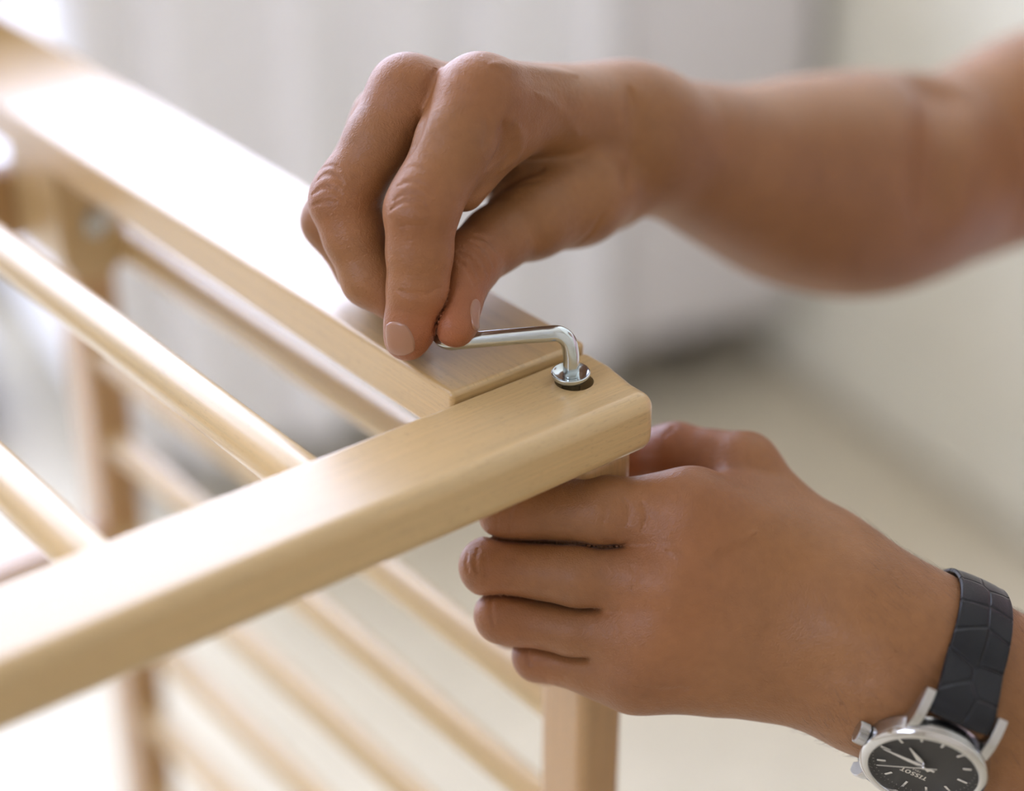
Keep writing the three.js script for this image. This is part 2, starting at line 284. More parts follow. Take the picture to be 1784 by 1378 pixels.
// ------------------------------------------------------------------ the person: a signed distance field of tapered limbs, meshed with surface nets
// a cone is [ax, ay, az, bx, by, bz, ra, rb]; a chain of cones is joined smoothly within itself (k) and to what came before (join)
function cone(a, b, ra, rb) {
  const d = b.clone().sub(a), l2 = d.lengthSq(), rr = ra - rb, a2 = l2 - rr * rr;
  return { ax: a.x, ay: a.y, az: a.z, dx: d.x, dy: d.y, dz: d.z, l2, rr, a2, il2: 1 / l2, r1: ra, r2: rb, s: Math.sign(rr), cx: (a.x + b.x) / 2, cy: (a.y + b.y) / 2, cz: (a.z + b.z) / 2, R: Math.sqrt(l2) / 2 + Math.max(ra, rb) };
}
function coneDist(c, x, y, z) {
  const px = x - c.ax, py = y - c.ay, pz = z - c.az, yy = px * c.dx + py * c.dy + pz * c.dz, zz = yy - c.l2;
  const qx = px * c.l2 - c.dx * yy, qy = py * c.l2 - c.dy * yy, qz = pz * c.l2 - c.dz * yy, x2 = qx * qx + qy * qy + qz * qz, y2 = yy * yy * c.l2, z2 = zz * zz * c.l2;
  const k = c.s * c.rr * c.rr * x2;
  if (Math.sign(zz) * c.a2 * z2 > k) return Math.sqrt(x2 + z2) * c.il2 - c.r2;
  if (Math.sign(yy) * c.a2 * y2 < k) return Math.sqrt(x2 + y2) * c.il2 - c.r1;
  return (Math.sqrt(x2 * c.a2 * c.il2) + yy * c.rr) * c.il2 - c.r1;
}
const smin = (a, b, k) => { const h = Math.max(k - Math.abs(a - b), 0) / k; return Math.min(a, b) - h * h * k * 0.25; };
function chain(join, k, ...nodes) {                       // nodes: [point, radius]
  const cones = []; for (let i = 0; i + 1 < nodes.length; i++) cones.push(cone(nodes[i][0], nodes[i + 1][0], nodes[i][1], nodes[i + 1][1]));
  return { cones, k, join };
}
const finger = (between, k, ...nodes) => ({ ...chain(0, k, ...nodes), finger: between });   // fingers touch without melting together
const flow = (join, n, ...nodes) => {                       // a limb as one smooth run of cones
  const c = new THREE.CatmullRomCurve3(nodes.map((q) => q[0]), false, 'centripetal'), rc = new THREE.SplineCurve(nodes.map((q, i) => new THREE.Vector2(i, q[1]))), out = [];
  for (let i = 0; i <= n; i++) out.push([c.getPoint(i / n), rc.getPoint(i / n).y]);
  return chain(join, 0.0015, ...out);
};
const pairs = (join, k, ...list) => ({ cones: list.map((l) => cone(...l)), k, join });
function field(chains, marks = []) {
  return (x, y, z) => {
    let D = 1e3, F = 1e3, f1 = 1e3, f2 = 1e3;
    for (const ch of chains) {
      let d = 1e3;
      for (const c of ch.cones) {
        const ux = x - c.cx, uy = y - c.cy, uz = z - c.cz, far = Math.sqrt(ux * ux + uy * uy + uz * uz) - c.R;
        if (far > D + 0.02 && far > 0.02) continue;
        const e = coneDist(c, x, y, z); d = d > 100 ? e : smin(d, e, ch.k);
      }
      if (d < 100) { if (ch.finger) { F = F > 100 ? d : smin(F, d, ch.finger); if (d < f1) { f2 = f1; f1 = d; } else if (d < f2) f2 = d; } else D = D > 100 ? d : smin(D, d, ch.join); }
    }
    if (F < 100) {
      const valley = f2 - f1 < 0.004 && f1 < 0.006 ? 0.0015 * Math.exp(-(((f2 - f1) / 0.0011) ** 2)) * sstep(D - f1, -0.0008, 0.0022) : 0;   // the line where two fingers meet
      D = (D > 100 ? F : smin(D, F, 0.0055)) + valley;
    }
    if (D < 0.012 && D > -0.016) for (const m of marks) {
      const ux = x - m.cx, uy = y - m.cy, uz = z - m.cz; if (ux * ux + uy * uy + uz * uz > m.R2) continue;
      let best = 1e9;
      const P = m.pts;
      for (let i = 0; i + 1 < P.length; i++) {
        const a = P[i], b = P[i + 1], vx = b.x - a.x, vy = b.y - a.y, vz = b.z - a.z, wx = x - a.x, wy = y - a.y, wz = z - a.z;
        const t = clamp((wx * vx + wy * vy + wz * vz) / (vx * vx + vy * vy + vz * vz + 1e-12), 0, 1), ex = wx - vx * t, ey = wy - vy * t, ez = wz - vz * t, q = ex * ex + ey * ey + ez * ez;
        // a line fades out at its two ends
        const s = (i + t) / (P.length - 1), w = m.taper ? Math.min(1, 4 * Math.min(s, 1 - s) + 0.05) : 1;
        const eff = q / (w * w); if (eff < best) best = eff;
      }
      D += m.amp * Math.exp(-best / m.w2);
    }
    return D;
  };
}
function march(f, px, py, t0, t1) {                        // the point of the surface seen at a pixel of the photograph
  const r = ray(px, py); let t = t0;
  for (let i = 0; i < 200 && t < t1; i++) { const p = EYE.clone().addScaledVector(r, t), d = f(p.x, p.y, p.z); if (d < 0.00005) return p; t += Math.max(d * 0.8, 0.0001); }
  return null;
}
// marks in the skin: a crease (amp > 0 sinks) or a ridge (amp < 0 rises), given as a smooth line of pixels
function mark(f, pix, width, amp, taper = true) {
  const c = new THREE.SplineCurve(pix.map((p) => new THREE.Vector2(...p))), n = Math.max(4, pix.length * 4), pts = [];
  for (let i = 0; i <= n; i++) { const q = c.getPoint(i / n), p = march(f, q.x, q.y, 0.5, 0.9); if (p) pts.push(p); }
  if (pts.length < 2) return null;
  const b = new THREE.Box3().setFromPoints(pts).getBoundingSphere(new THREE.Sphere());
  return { pts, w2: width * width, amp, taper, cx: b.center.x, cy: b.center.y, cz: b.center.z, R2: (b.radius + width * 3) ** 2 };
}
function surfaceNets(f, lo, hi, cell, keep) {
  const nx = Math.ceil((hi.x - lo.x) / cell) + 1, ny = Math.ceil((hi.y - lo.y) / cell) + 1, nz = Math.ceil((hi.z - lo.z) / cell) + 1, B = 8;
  const val = new Float32Array(nx * ny * nz).fill(1), id = new Int32Array(nx * ny * nz).fill(-1), blocks = [];
  for (let bz = 0; bz < nz - 1; bz += B) for (let by = 0; by < ny - 1; by += B) for (let bx = 0; bx < nx - 1; bx += B) {
    const h = B / 2, d = f(lo.x + (bx + h) * cell, lo.y + (by + h) * cell, lo.z + (bz + h) * cell);
    if (Math.abs(d) > cell * (h + 1.5) * 1.9 + 0.0015) continue;
    blocks.push([bx, by, bz]);
  }
  const done = new Uint8Array(nx * ny * nz);
  for (const [bx, by, bz] of blocks) for (let z = bz; z <= Math.min(bz + B, nz - 1); z++) for (let y = by; y <= Math.min(by + B, ny - 1); y++) for (let x = bx; x <= Math.min(bx + B, nx - 1); x++) {
    const i = x + nx * (y + ny * z); if (done[i]) continue; done[i] = 1; val[i] = f(lo.x + x * cell, lo.y + y * cell, lo.z + z * cell);
  }
  const pos = [], idx = [], off = [0, 1, nx, nx + 1, nx * ny, nx * ny + 1, nx * ny + nx, nx * ny + nx + 1], edges = [[0, 1], [2, 3], [4, 5], [6, 7], [0, 2], [1, 3], [4, 6], [5, 7], [0, 4], [1, 5], [2, 6], [3, 7]];
  const at8 = [[0, 0, 0], [1, 0, 0], [0, 1, 0], [1, 1, 0], [0, 0, 1], [1, 0, 1], [0, 1, 1], [1, 1, 1]];
  for (const [bx, by, bz] of blocks) for (let z = bz; z < Math.min(bz + B, nz - 1); z++) for (let y = by; y < Math.min(by + B, ny - 1); y++) for (let x = bx; x < Math.min(bx + B, nx - 1); x++) {
    const i = x + nx * (y + ny * z); let m = 0; for (let k = 0; k < 8; k++) if (val[i + off[k]] < 0) m |= 1 << k;
    if (m === 0 || m === 255) continue;
    let sx = 0, sy = 0, sz = 0, n = 0;
    for (const [a, b] of edges) { const A = val[i + off[a]], Bv = val[i + off[b]]; if (A < 0 === Bv < 0) continue; const t = A / (A - Bv); sx += lerp(at8[a][0], at8[b][0], t); sy += lerp(at8[a][1], at8[b][1], t); sz += lerp(at8[a][2], at8[b][2], t); n++; }
    id[i] = pos.length / 3; pos.push(lo.x + (x + sx / n) * cell, lo.y + (y + sy / n) * cell, lo.z + (z + sz / n) * cell);
  }
  const quad = (a, b, c, d, flip) => { if (a < 0 || b < 0 || c < 0 || d < 0) return; if (flip) idx.push(a, b, c, a, c, d); else idx.push(a, c, b, a, d, c); };
  for (const [bx, by, bz] of blocks) for (let z = Math.max(bz, 1); z < Math.min(bz + B, nz - 1); z++) for (let y = Math.max(by, 1); y < Math.min(by + B, ny - 1); y++) for (let x = Math.max(bx, 1); x < Math.min(bx + B, nx - 1); x++) {
    const i = x + nx * (y + ny * z), s = val[i] < 0;
    if (s !== val[i + 1] < 0) quad(id[i], id[i - nx], id[i - nx - nx * ny], id[i - nx * ny], s === false ? false : true);
    if (s !== val[i + nx] < 0) quad(id[i], id[i - nx * ny], id[i - 1 - nx * ny], id[i - 1], s === false ? false : true);
    if (s !== val[i + nx * ny] < 0) quad(id[i], id[i - 1], id[i - 1 - nx], id[i - nx], s === false ? false : true);
  }
  // settle the vertices on the surface, take the normals from the field
  const nor = new Float32Array(pos.length), e = Math.min(cell * 0.35, 0.0006);
  for (let i = 0; i < pos.length; i += 3) {
    for (let it = 0; it < 2; it++) {
      const x = pos[i], y = pos[i + 1], z = pos[i + 2], d = f(x, y, z);
      let gx = f(x + e, y, z) - f(x - e, y, z), gy = f(x, y + e, z) - f(x, y - e, z), gz = f(x, y, z + e) - f(x, y, z - e), l = Math.hypot(gx, gy, gz) || 1; gx /= l; gy /= l; gz /= l;
      nor[i] = gx; nor[i + 1] = gy; nor[i + 2] = gz;
      if (it === 0) { const s = clamp(d, -cell * 0.6, cell * 0.6); pos[i] -= gx * s; pos[i + 1] -= gy * s; pos[i + 2] -= gz * s; }
    }
  }
  let tri = idx;
  if (keep) { tri = []; for (let i = 0; i < idx.length; i += 3) { const c = [0, 1, 2].map((k) => (pos[idx[i] * 3 + k] + pos[idx[i + 1] * 3 + k] + pos[idx[i + 2] * 3 + k]) / 3); if (keep(c[0], c[1], c[2])) tri.push(idx[i], idx[i + 1], idx[i + 2]); } }
  return { pos, nor, idx: tri };
}
// box-projected uv in metres for fine grain; colours from a function of place
function finish(parts, colorAt) {
  const P = [], N = [], U = [], C = [], I = [];
  for (const { pos, nor, idx } of parts) {
    const maps = [new Map(), new Map(), new Map()];
    for (let t = 0; t < idx.length; t += 3) {
      let n = [0, 0, 0]; for (let k = 0; k < 3; k++) for (let c = 0; c < 3; c++) n[c] += nor[idx[t + k] * 3 + c];
      const a = n.map(Math.abs), ax = a[0] > a[1] && a[0] > a[2] ? 0 : a[1] > a[2] ? 1 : 2;
      for (let k = 0; k < 3; k++) {
        const v = idx[t + k]; let j = maps[ax].get(v);
        if (j === undefined) {
          j = P.length / 3; maps[ax].set(v, j);
          const x = pos[v * 3], y = pos[v * 3 + 1], z = pos[v * 3 + 2];
          P.push(x, y, z); N.push(nor[v * 3], nor[v * 3 + 1], nor[v * 3 + 2]); U.push(...(ax === 0 ? [z, y] : ax === 1 ? [x, z] : [x, y])); C.push(...colorAt(x, y, z));
        }
        I.push(j);
      }
    }
  }
  const g = new THREE.BufferGeometry();
  g.setAttribute('position', new THREE.Float32BufferAttribute(P, 3)); g.setAttribute('normal', new THREE.Float32BufferAttribute(N, 3)); g.setAttribute('uv', new THREE.Float32BufferAttribute(U, 2)); g.setAttribute('color', new THREE.Float32BufferAttribute(C, 3)); g.setIndex(I);
  return g;
}

// ---- the right hand, pinching the key
const RS = 0.963, atR = (x, y, d) => at(x, y, d - 0.022);
const RJ = {
  wrist: atR(1100, 232, 0.672), elbow: atR(1600, 303, 0.82),
  i: [atR(836, 168, 0.600), atR(733, 370, 0.594), atR(729, 505, 0.600), atR(709, 588, 0.6045)],
  m: [atR(710, 163, 0.612), atR(598, 350, 0.612), atR(645, 484, 0.614), atR(688, 520, 0.613)],
  r: [atR(676, 212, 0.630), atR(577, 385, 0.632), atR(632, 470, 0.633), atR(690, 505, 0.631)],
  p: [atR(665, 280, 0.650), atR(612, 395, 0.652), atR(665, 460, 0.650), atR(712, 490, 0.645)],
  t: [atR(1030, 318, 0.655), atR(925, 378, 0.634), atR(808, 464, 0.613), atR(794, 566, 0.6020)],
};
const { i: RI, m: RM, r: RR, p: RP, t: RT } = RJ;
const rightChains = [
  flow(0.01, 28, [atR(1100, 238, 0.673), 0.0235], [atR(1200, 268, 0.700), 0.0272], [atR(1300, 300, 0.730), 0.034], [atR(1400, 318, 0.760), 0.0435], [atR(1500, 321, 0.790), 0.0485], [atR(1590, 309, 0.818), 0.0465]),
  chain(0.006, 0.01, [atR(1655, 296, 0.835), 0.044], [atR(1800, 238, 0.855), 0.046], [atR(2120, 130, 0.872), 0.056]),
  // palm: four metacarpals to the carpus
  pairs(0.012, 0.012,
    [atR(860, 225, 0.611), atR(808, 332, 0.607), 0.0130, 0.0070], [RI[0], atR(1060, 215, 0.663), 0.0128, 0.0185], [RM[0], atR(1065, 230, 0.672), 0.0118, 0.019],
    [RR[0], atR(1070, 250, 0.685), 0.0115, 0.019], [RP[0], atR(1060, 275, 0.695), 0.0115, 0.018], [atR(1030, 235, 0.665), atR(1110, 235, 0.675), 0.02, 0.0225]),
  // thumb: thenar mass, then the three joints
  pairs(0.005, 0.008, [atR(1050, 305, 0.672), atR(1000, 335, 0.650), 0.021, 0.0178], [atR(1000, 335, 0.650), RT[1], 0.0178, 0.0132], [atR(1000, 300, 0.662), atR(880, 290, 0.640), 0.017, 0.009]),
  finger(0.0012, 0.004, [atR(960, 352, 0.640), 0.0135], [RT[1], 0.0132], [atR(862, 418, 0.6235), 0.0108], [RT[2], 0.0106], [atR(794, 512, 0.6075), 0.0086], [RT[3], 0.0074]),
  finger(0.0012, 0.0035, [RP[0], 0.0105], [RP[1], 0.0088], [RP[2], 0.0078], [RP[3], 0.0066]),
  finger(0.0012, 0.0035, [RR[0], 0.0118], [RR[1], 0.0098], [RR[2], 0.0088], [RR[3], 0.0075]),
  finger(0.0012, 0.0035, [RM[0], 0.0126], [atR(662, 245, 0.611), 0.0114], [atR(612, 325, 0.612), 0.0106], [RM[1], 0.0109], [atR(618, 410, 0.613), 0.0102], [RM[2], 0.0094], [RM[3], 0.0080]),
  finger(0.0012, 0.0035, [RI[0], 0.0134], [atR(796, 245, 0.597), 0.0128], [atR(745, 342, 0.594), 0.0112], [RI[1], 0.0114], [atR(731, 440, 0.597), 0.0103], [RI[2], 0.0098], [atR(718, 560, 0.603), 0.0084], [RI[3], 0.0076]),
];
for (const ch of rightChains) for (const c of ch.cones) { c.r1 *= RS; c.r2 *= RS; c.rr *= RS; c.a2 = c.l2 - c.rr * c.rr; }
const rightBase = field(rightChains);
const RMARK = (...a) => mark(rightBase, ...a);
const rightMarks = [
  // index middle knuckle: folds
  RMARK([[683, 352], [700, 340], [728, 338], [752, 352]], 0.00077, 0.00056), RMARK([[679, 368], [700, 352], [728, 352], [748, 366]], 0.00088, 0.00064), RMARK([[690, 326], [712, 316], [742, 326], [758, 345]], 0.00088, 0.00048),
  RMARK([[676, 375], [700, 372], [725, 375], [745, 378]], 0.003, -0.0005), RMARK([[690, 505], [715, 512], [745, 510], [768, 500]], 0.00099, 0.00048), RMARK([[695, 395], [720, 392], [745, 394]], 0.00077, 0.00032),
  RMARK([[700, 295], [722, 290], [745, 300]], 0.00077, 0.00032),
  // middle knuckle
  RMARK([[548, 318], [565, 304], [585, 308], [600, 325]], 0.00088, 0.00064), RMARK([[542, 340], [560, 328], [582, 330], [598, 340]], 0.00088, 0.00064), RMARK([[544, 358], [565, 352], [590, 352]], 0.00077, 0.00040), RMARK([[560, 292], [578, 288], [594, 298]], 0.00077, 0.00048),
  // thumb joint folds
  RMARK([[793, 438], [815, 448], [832, 470], [838, 492]], 0.00099, 0.00080), RMARK([[800, 428], [825, 438], [845, 460], [851, 480]], 0.00099, 0.00080), RMARK([[810, 418], [838, 428], [856, 448], [862, 468]], 0.00099, 0.00064), RMARK([[790, 452], [808, 462], [822, 482], [828, 500]], 0.00088, 0.00064),
  RMARK([[825, 408], [850, 418], [870, 440]], 0.00099, 0.00048),
  // web between thumb and index
  RMARK([[850, 345], [885, 320], [920, 302], [950, 292]], 0.0018, 0.0011), RMARK([[876, 210], [880, 240], [868, 270], [845, 300]], 0.0022, 0.0014), RMARK([[900, 215], [906, 245], [895, 275], [868, 300]], 0.0022, -0.0010),
  RMARK([[870, 330], [910, 318], [945, 312]], 0.0012, 0.0005), RMARK([[848, 205], [850, 232], [842, 258]], 0.0015, 0.0005),
  // knuckle tendons and veins
  RMARK([[850, 112], [930, 122], [1010, 132]], 0.003, -0.0008), RMARK([[760, 118], [748, 160], [735, 215], [715, 270]], 0.0022, 0.0009),
  RMARK([[1000, 432], [1030, 405], [1050, 372]], 0.0012, 0.0005), RMARK([[930, 160], [980, 195], [1010, 240]], 0.0022, -0.0004), RMARK([[1098, 150], [1108, 210], [1104, 280], [1085, 330]], 0.004, 0.0012),
].filter(Boolean);
const rightField = field(rightChains, rightMarks);

// ---- the rest of the body, kneeling out of the frame on the right
const SHR = V(0.50, 0.76, -0.03), SHL = V(0.45, 0.765, 0.285), NECK = V(0.535, 0.84, 0.13), HEAD = V(0.475, 0.985, 0.115);
const torsoChains = () => [
  pairs(0.03, 0.05, [at(2080, 120, 0.855), SHR, 0.051, 0.06], [at(2350, 1480, 0.61), SHL, 0.043, 0.058], [V(0.53, 0.70, 0.07), V(0.53, 0.70, 0.20), 0.108, 0.108], [SHR, V(0.54, 0.76, 0.07), 0.058, 0.07], [SHL, V(0.54, 0.76, 0.19), 0.056, 0.07],
    [V(0.53, 0.66, 0.08), V(0.58, 0.44, 0.09), 0.105, 0.1], [V(0.53, 0.66, 0.19), V(0.58, 0.44, 0.18), 0.105, 0.1], [V(0.59, 0.42, 0.10), V(0.60, 0.24, 0.08), 0.1, 0.11], [V(0.59, 0.42, 0.17), V(0.60, 0.24, 0.19), 0.1, 0.11]),
  pairs(0.02, 0.03, [V(0.58, 0.22, 0.06), V(0.24, 0.075, 0.0), 0.085, 0.058], [V(0.58, 0.22, 0.21), V(0.26, 0.075, 0.27), 0.085, 0.058]),
  pairs(0.008, 0.02, [V(0.25, 0.062, 0.0), V(0.56, 0.055, 0.03), 0.056, 0.045], [V(0.27, 0.062, 0.27), V(0.57, 0.055, 0.24), 0.056, 0.045], [V(0.56, 0.055, 0.03), V(0.74, 0.04, 0.03), 0.045, 0.032], [V(0.57, 0.055, 0.24), V(0.74, 0.04, 0.24), 0.045, 0.032]),
  pairs(0.03, 0.03, [V(0.55, 0.78, 0.13), NECK, 0.062, 0.056], [NECK, V(0.505, 0.93, 0.122), 0.056, 0.054]),
  pairs(0.02, 0.03, [V(0.505, 0.985, 0.118), V(0.46, 0.99, 0.115), 0.088, 0.08], [V(0.455, 0.945, 0.114), V(0.425, 0.905, 0.113), 0.062, 0.038]),
  pairs(0.006, 0.004, [V(0.385, 0.985, 0.112), V(0.366, 0.952, 0.112), 0.008, 0.012], [V(0.492, 0.975, 0.035), V(0.50, 0.945, 0.032), 0.014, 0.009], [V(0.492, 0.975, 0.198), V(0.50, 0.945, 0.201), 0.014, 0.009], [V(0.392, 1.0, 0.075), V(0.392, 1.0, 0.15), 0.009, 0.009], [V(0.394, 0.922, 0.095), V(0.394, 0.922, 0.13), 0.008, 0.008]),
];

// ---- the left hand, gripping the leg under the rail
const LI = [at(1205, 893, 0.583), at(888, 890, 0.5925), at(905, 905, 0.622), at(965, 912, 0.639)];
const LM = [at(1180, 1004, 0.581), at(852, 987, 0.5925), at(868, 1000, 0.627), at(935, 1008, 0.643)];
const LR = [at(1145, 1097, 0.584), at(876, 1072, 0.5945), at(892, 1085, 0.627), at(955, 1090, 0.640)];
const LP = [at(1108, 1172, 0.590), at(938, 1143, 0.601), at(950, 1152, 0.624), at(995, 1155, 0.638)];
const LT = [at(1450, 985, 0.602), at(1297, 814, 0.612), at(1178, 792, 0.624), at(1098, 794, 0.634)];
const leftChains = [
  // forearm: two bones side by side
  pairs(0.012, 0.02, [at(1500, 1064, 0.586), at(1614, 1140, 0.585), 0.0185, 0.0200], [at(1614, 1140, 0.585), at(1716, 1198, 0.588), 0.0200, 0.0200], [at(1716, 1198, 0.588), at(2050, 1335, 0.600), 0.0200, 0.034], [at(1535, 1204, 0.585), at(1690, 1268, 0.591), 0.0195, 0.0195], [at(1690, 1268, 0.591), at(2050, 1400, 0.604), 0.0195, 0.036]),
  pairs(0.02, 0.03, [at(2050, 1360, 0.600), at(2350, 1480, 0.61), 0.04, 0.044]),
  // palm
  pairs(0.014, 0.012,
    [LI[0], at(1480, 1045, 0.590), 0.0118, 0.0165], [LM[0], at(1490, 1100, 0.588), 0.0112, 0.0175], [LR[0], at(1490, 1155, 0.588), 0.0108, 0.0185], [LP[0], at(1450, 1185, 0.592), 0.0108, 0.0155],
    [LI[0], at(1150, 893, 0.586), 0.0110, 0.0094], [LM[0], at(1120, 1004, 0.584), 0.0100, 0.0088], [LR[0], at(1085, 1096, 0.587), 0.0096, 0.0084], [LP[0], at(1068, 1168, 0.594), 0.0094, 0.0078],
    [at(1200, 1010, 0.592), at(1500, 1120, 0.592), 0.014, 0.018], [at(1450, 1090, 0.592), at(1570, 1150, 0.586), 0.022, 0.0225]),
  // thumb
  pairs(0.014, 0.01, [at(1535, 1080, 0.598), LT[0], 0.0140, 0.0118], [LT[0], LT[1], 0.0118, 0.0106], [at(1420, 960, 0.598), at(1280, 880, 0.598), 0.014, 0.010]),
  chain(0.005, 0.004, [LT[1], 0.0112], [at(1240, 802, 0.618), 0.0096], [LT[2], 0.0102], [LT[3], 0.0088], [at(1070, 800, 0.638), 0.0078]),
  finger(0.0010, 0.003, [at(1300, 935, 0.584), 0.0105], [LI[0], 0.0113], [at(1050, 892, 0.5855), 0.0112], [at(925, 889, 0.591), 0.0096], [LI[1], 0.0096], [LI[2], 0.0086], [LI[3], 0.0074]),
  finger(0.0010, 0.003, [at(1290, 1030, 0.582), 0.0105], [LM[0], 0.0105], [at(1010, 1003, 0.585), 0.0099], [at(885, 988, 0.592), 0.0091], [LM[1], 0.0091], [LM[2], 0.0086], [LM[3], 0.0074]),
  finger(0.0010, 0.003, [at(1270, 1110, 0.585), 0.0102], [LR[0], 0.0102], [at(1005, 1096, 0.590), 0.0089], [at(905, 1078, 0.595), 0.0084], [LR[1], 0.0087], [LR[2], 0.0082], [LR[3], 0.0072]),
  finger(0.0010, 0.003, [at(1240, 1180, 0.590), 0.0102], [LP[0], 0.0098], [at(1030, 1162, 0.594), 0.0086], [LP[1], 0.0080], [LP[2], 0.0072], [LP[3], 0.0064]),
];
const leftBase = field(leftChains);
const LMARK = (...a) => mark(leftBase, ...a);
const leftMarks = [
  LMARK([[901, 880], [894, 900], [888, 930]], 0.00078, 0.00080), LMARK([[872, 885], [866, 905], [866, 925]], 0.00065, 0.00040),
  LMARK([[832, 955], [828, 975], [830, 1000]], 0.00078, 0.00060), LMARK([[845, 965], [846, 985], [848, 1008]], 0.00078, 0.00080), LMARK([[815, 960], [812, 980], [816, 1000]], 0.00078, 0.00050),
  LMARK([[858, 1040], [855, 1065], [860, 1092]], 0.00078, 0.00080), LMARK([[922, 1128], [920, 1145], [926, 1160]], 0.00078, 0.00080),
  LMARK([[1050, 872], [1056, 892], [1050, 915]], 0.0010, 0.0003), LMARK([[1085, 865], [1096, 890], [1090, 920]], 0.0010, 0.0004), LMARK([[1118, 872], [1126, 900], [1116, 930]], 0.0010, 0.0005), LMARK([[1100, 985], [1108, 1005], [1100, 1030]], 0.0010, 0.0003), LMARK([[1070, 1085], [1078, 1100], [1070, 1120]], 0.0010, 0.0003),
  // knuckles, tendons, veins
  LMARK([[1090, 920], [1130, 930], [1170, 940]], 0.004, -0.0006), LMARK([[1120, 1015], [1150, 1030], [1180, 1040]], 0.006, -0.0009), LMARK([[1160, 960], [1215, 968], [1260, 950], [1320, 925]], 0.0026, -0.0005), LMARK([[1215, 968], [1240, 1010], [1260, 1050]], 0.002, -0.0005),
  LMARK([[1160, 1060], [1250, 1070], [1340, 1090]], 0.004, -0.0005), LMARK([[1100, 1195], [1150, 1205], [1200, 1200]], 0.0013, 0.0005),
  LMARK([[1178, 738], [1168, 750], [1152, 764]], 0.0008, 0.0003),
  LMARK([[1440, 1080], [1500, 1110], [1560, 1130]], 0.006, -0.0007), LMARK([[1400, 1180], [1460, 1170], [1520, 1185]], 0.006, 0.0006),
].filter(Boolean);
const leftField = field(leftChains, leftMarks);

const skinTone = (() => {
  const warm = [...[RI[1], RM[1], RI[0], RM[0], RT[2]].map((p) => [p, 0.016, 0.5]), [RI[3], 0.015, 0.6], [RT[3], 0.018, 0.85], ...[LI[1], LM[1], LR[1], LP[1]].map((p) => [p, 0.014, 0.45]), ...[LI[0], LM[0], LR[0]].map((p) => [p, 0.02, 0.35]), [LT[2], 0.03, 0.55], [LT[3], 0.02, 0.8]];
  return (x, y, z) => {
    const n = noise3(x * 160, y * 160, z * 160) - 0.5, n2 = noise3(x * 520, y * 520, z * 520) - 0.5, n3 = noise3(x * 45, y * 45, z * 45) - 0.5;
    let red = 0; for (const [p, r, a] of warm) { const q = ((x - p.x) ** 2 + (y - p.y) ** 2 + (z - p.z) ** 2) / (r * r); if (q < 6) red += a * Math.exp(-q * 1.2); }
    red = Math.min(red, 1.2);
    const k = 1 + 0.10 * n + 0.12 * n2 + 0.2 * n3;
    return [SKIN[0] * k * (1 + 0.10 * red), SKIN[1] * k * (1 - 0.22 * red + 0.05 * n3), SKIN[2] * k * (1 - 0.14 * red)];
  };
})();
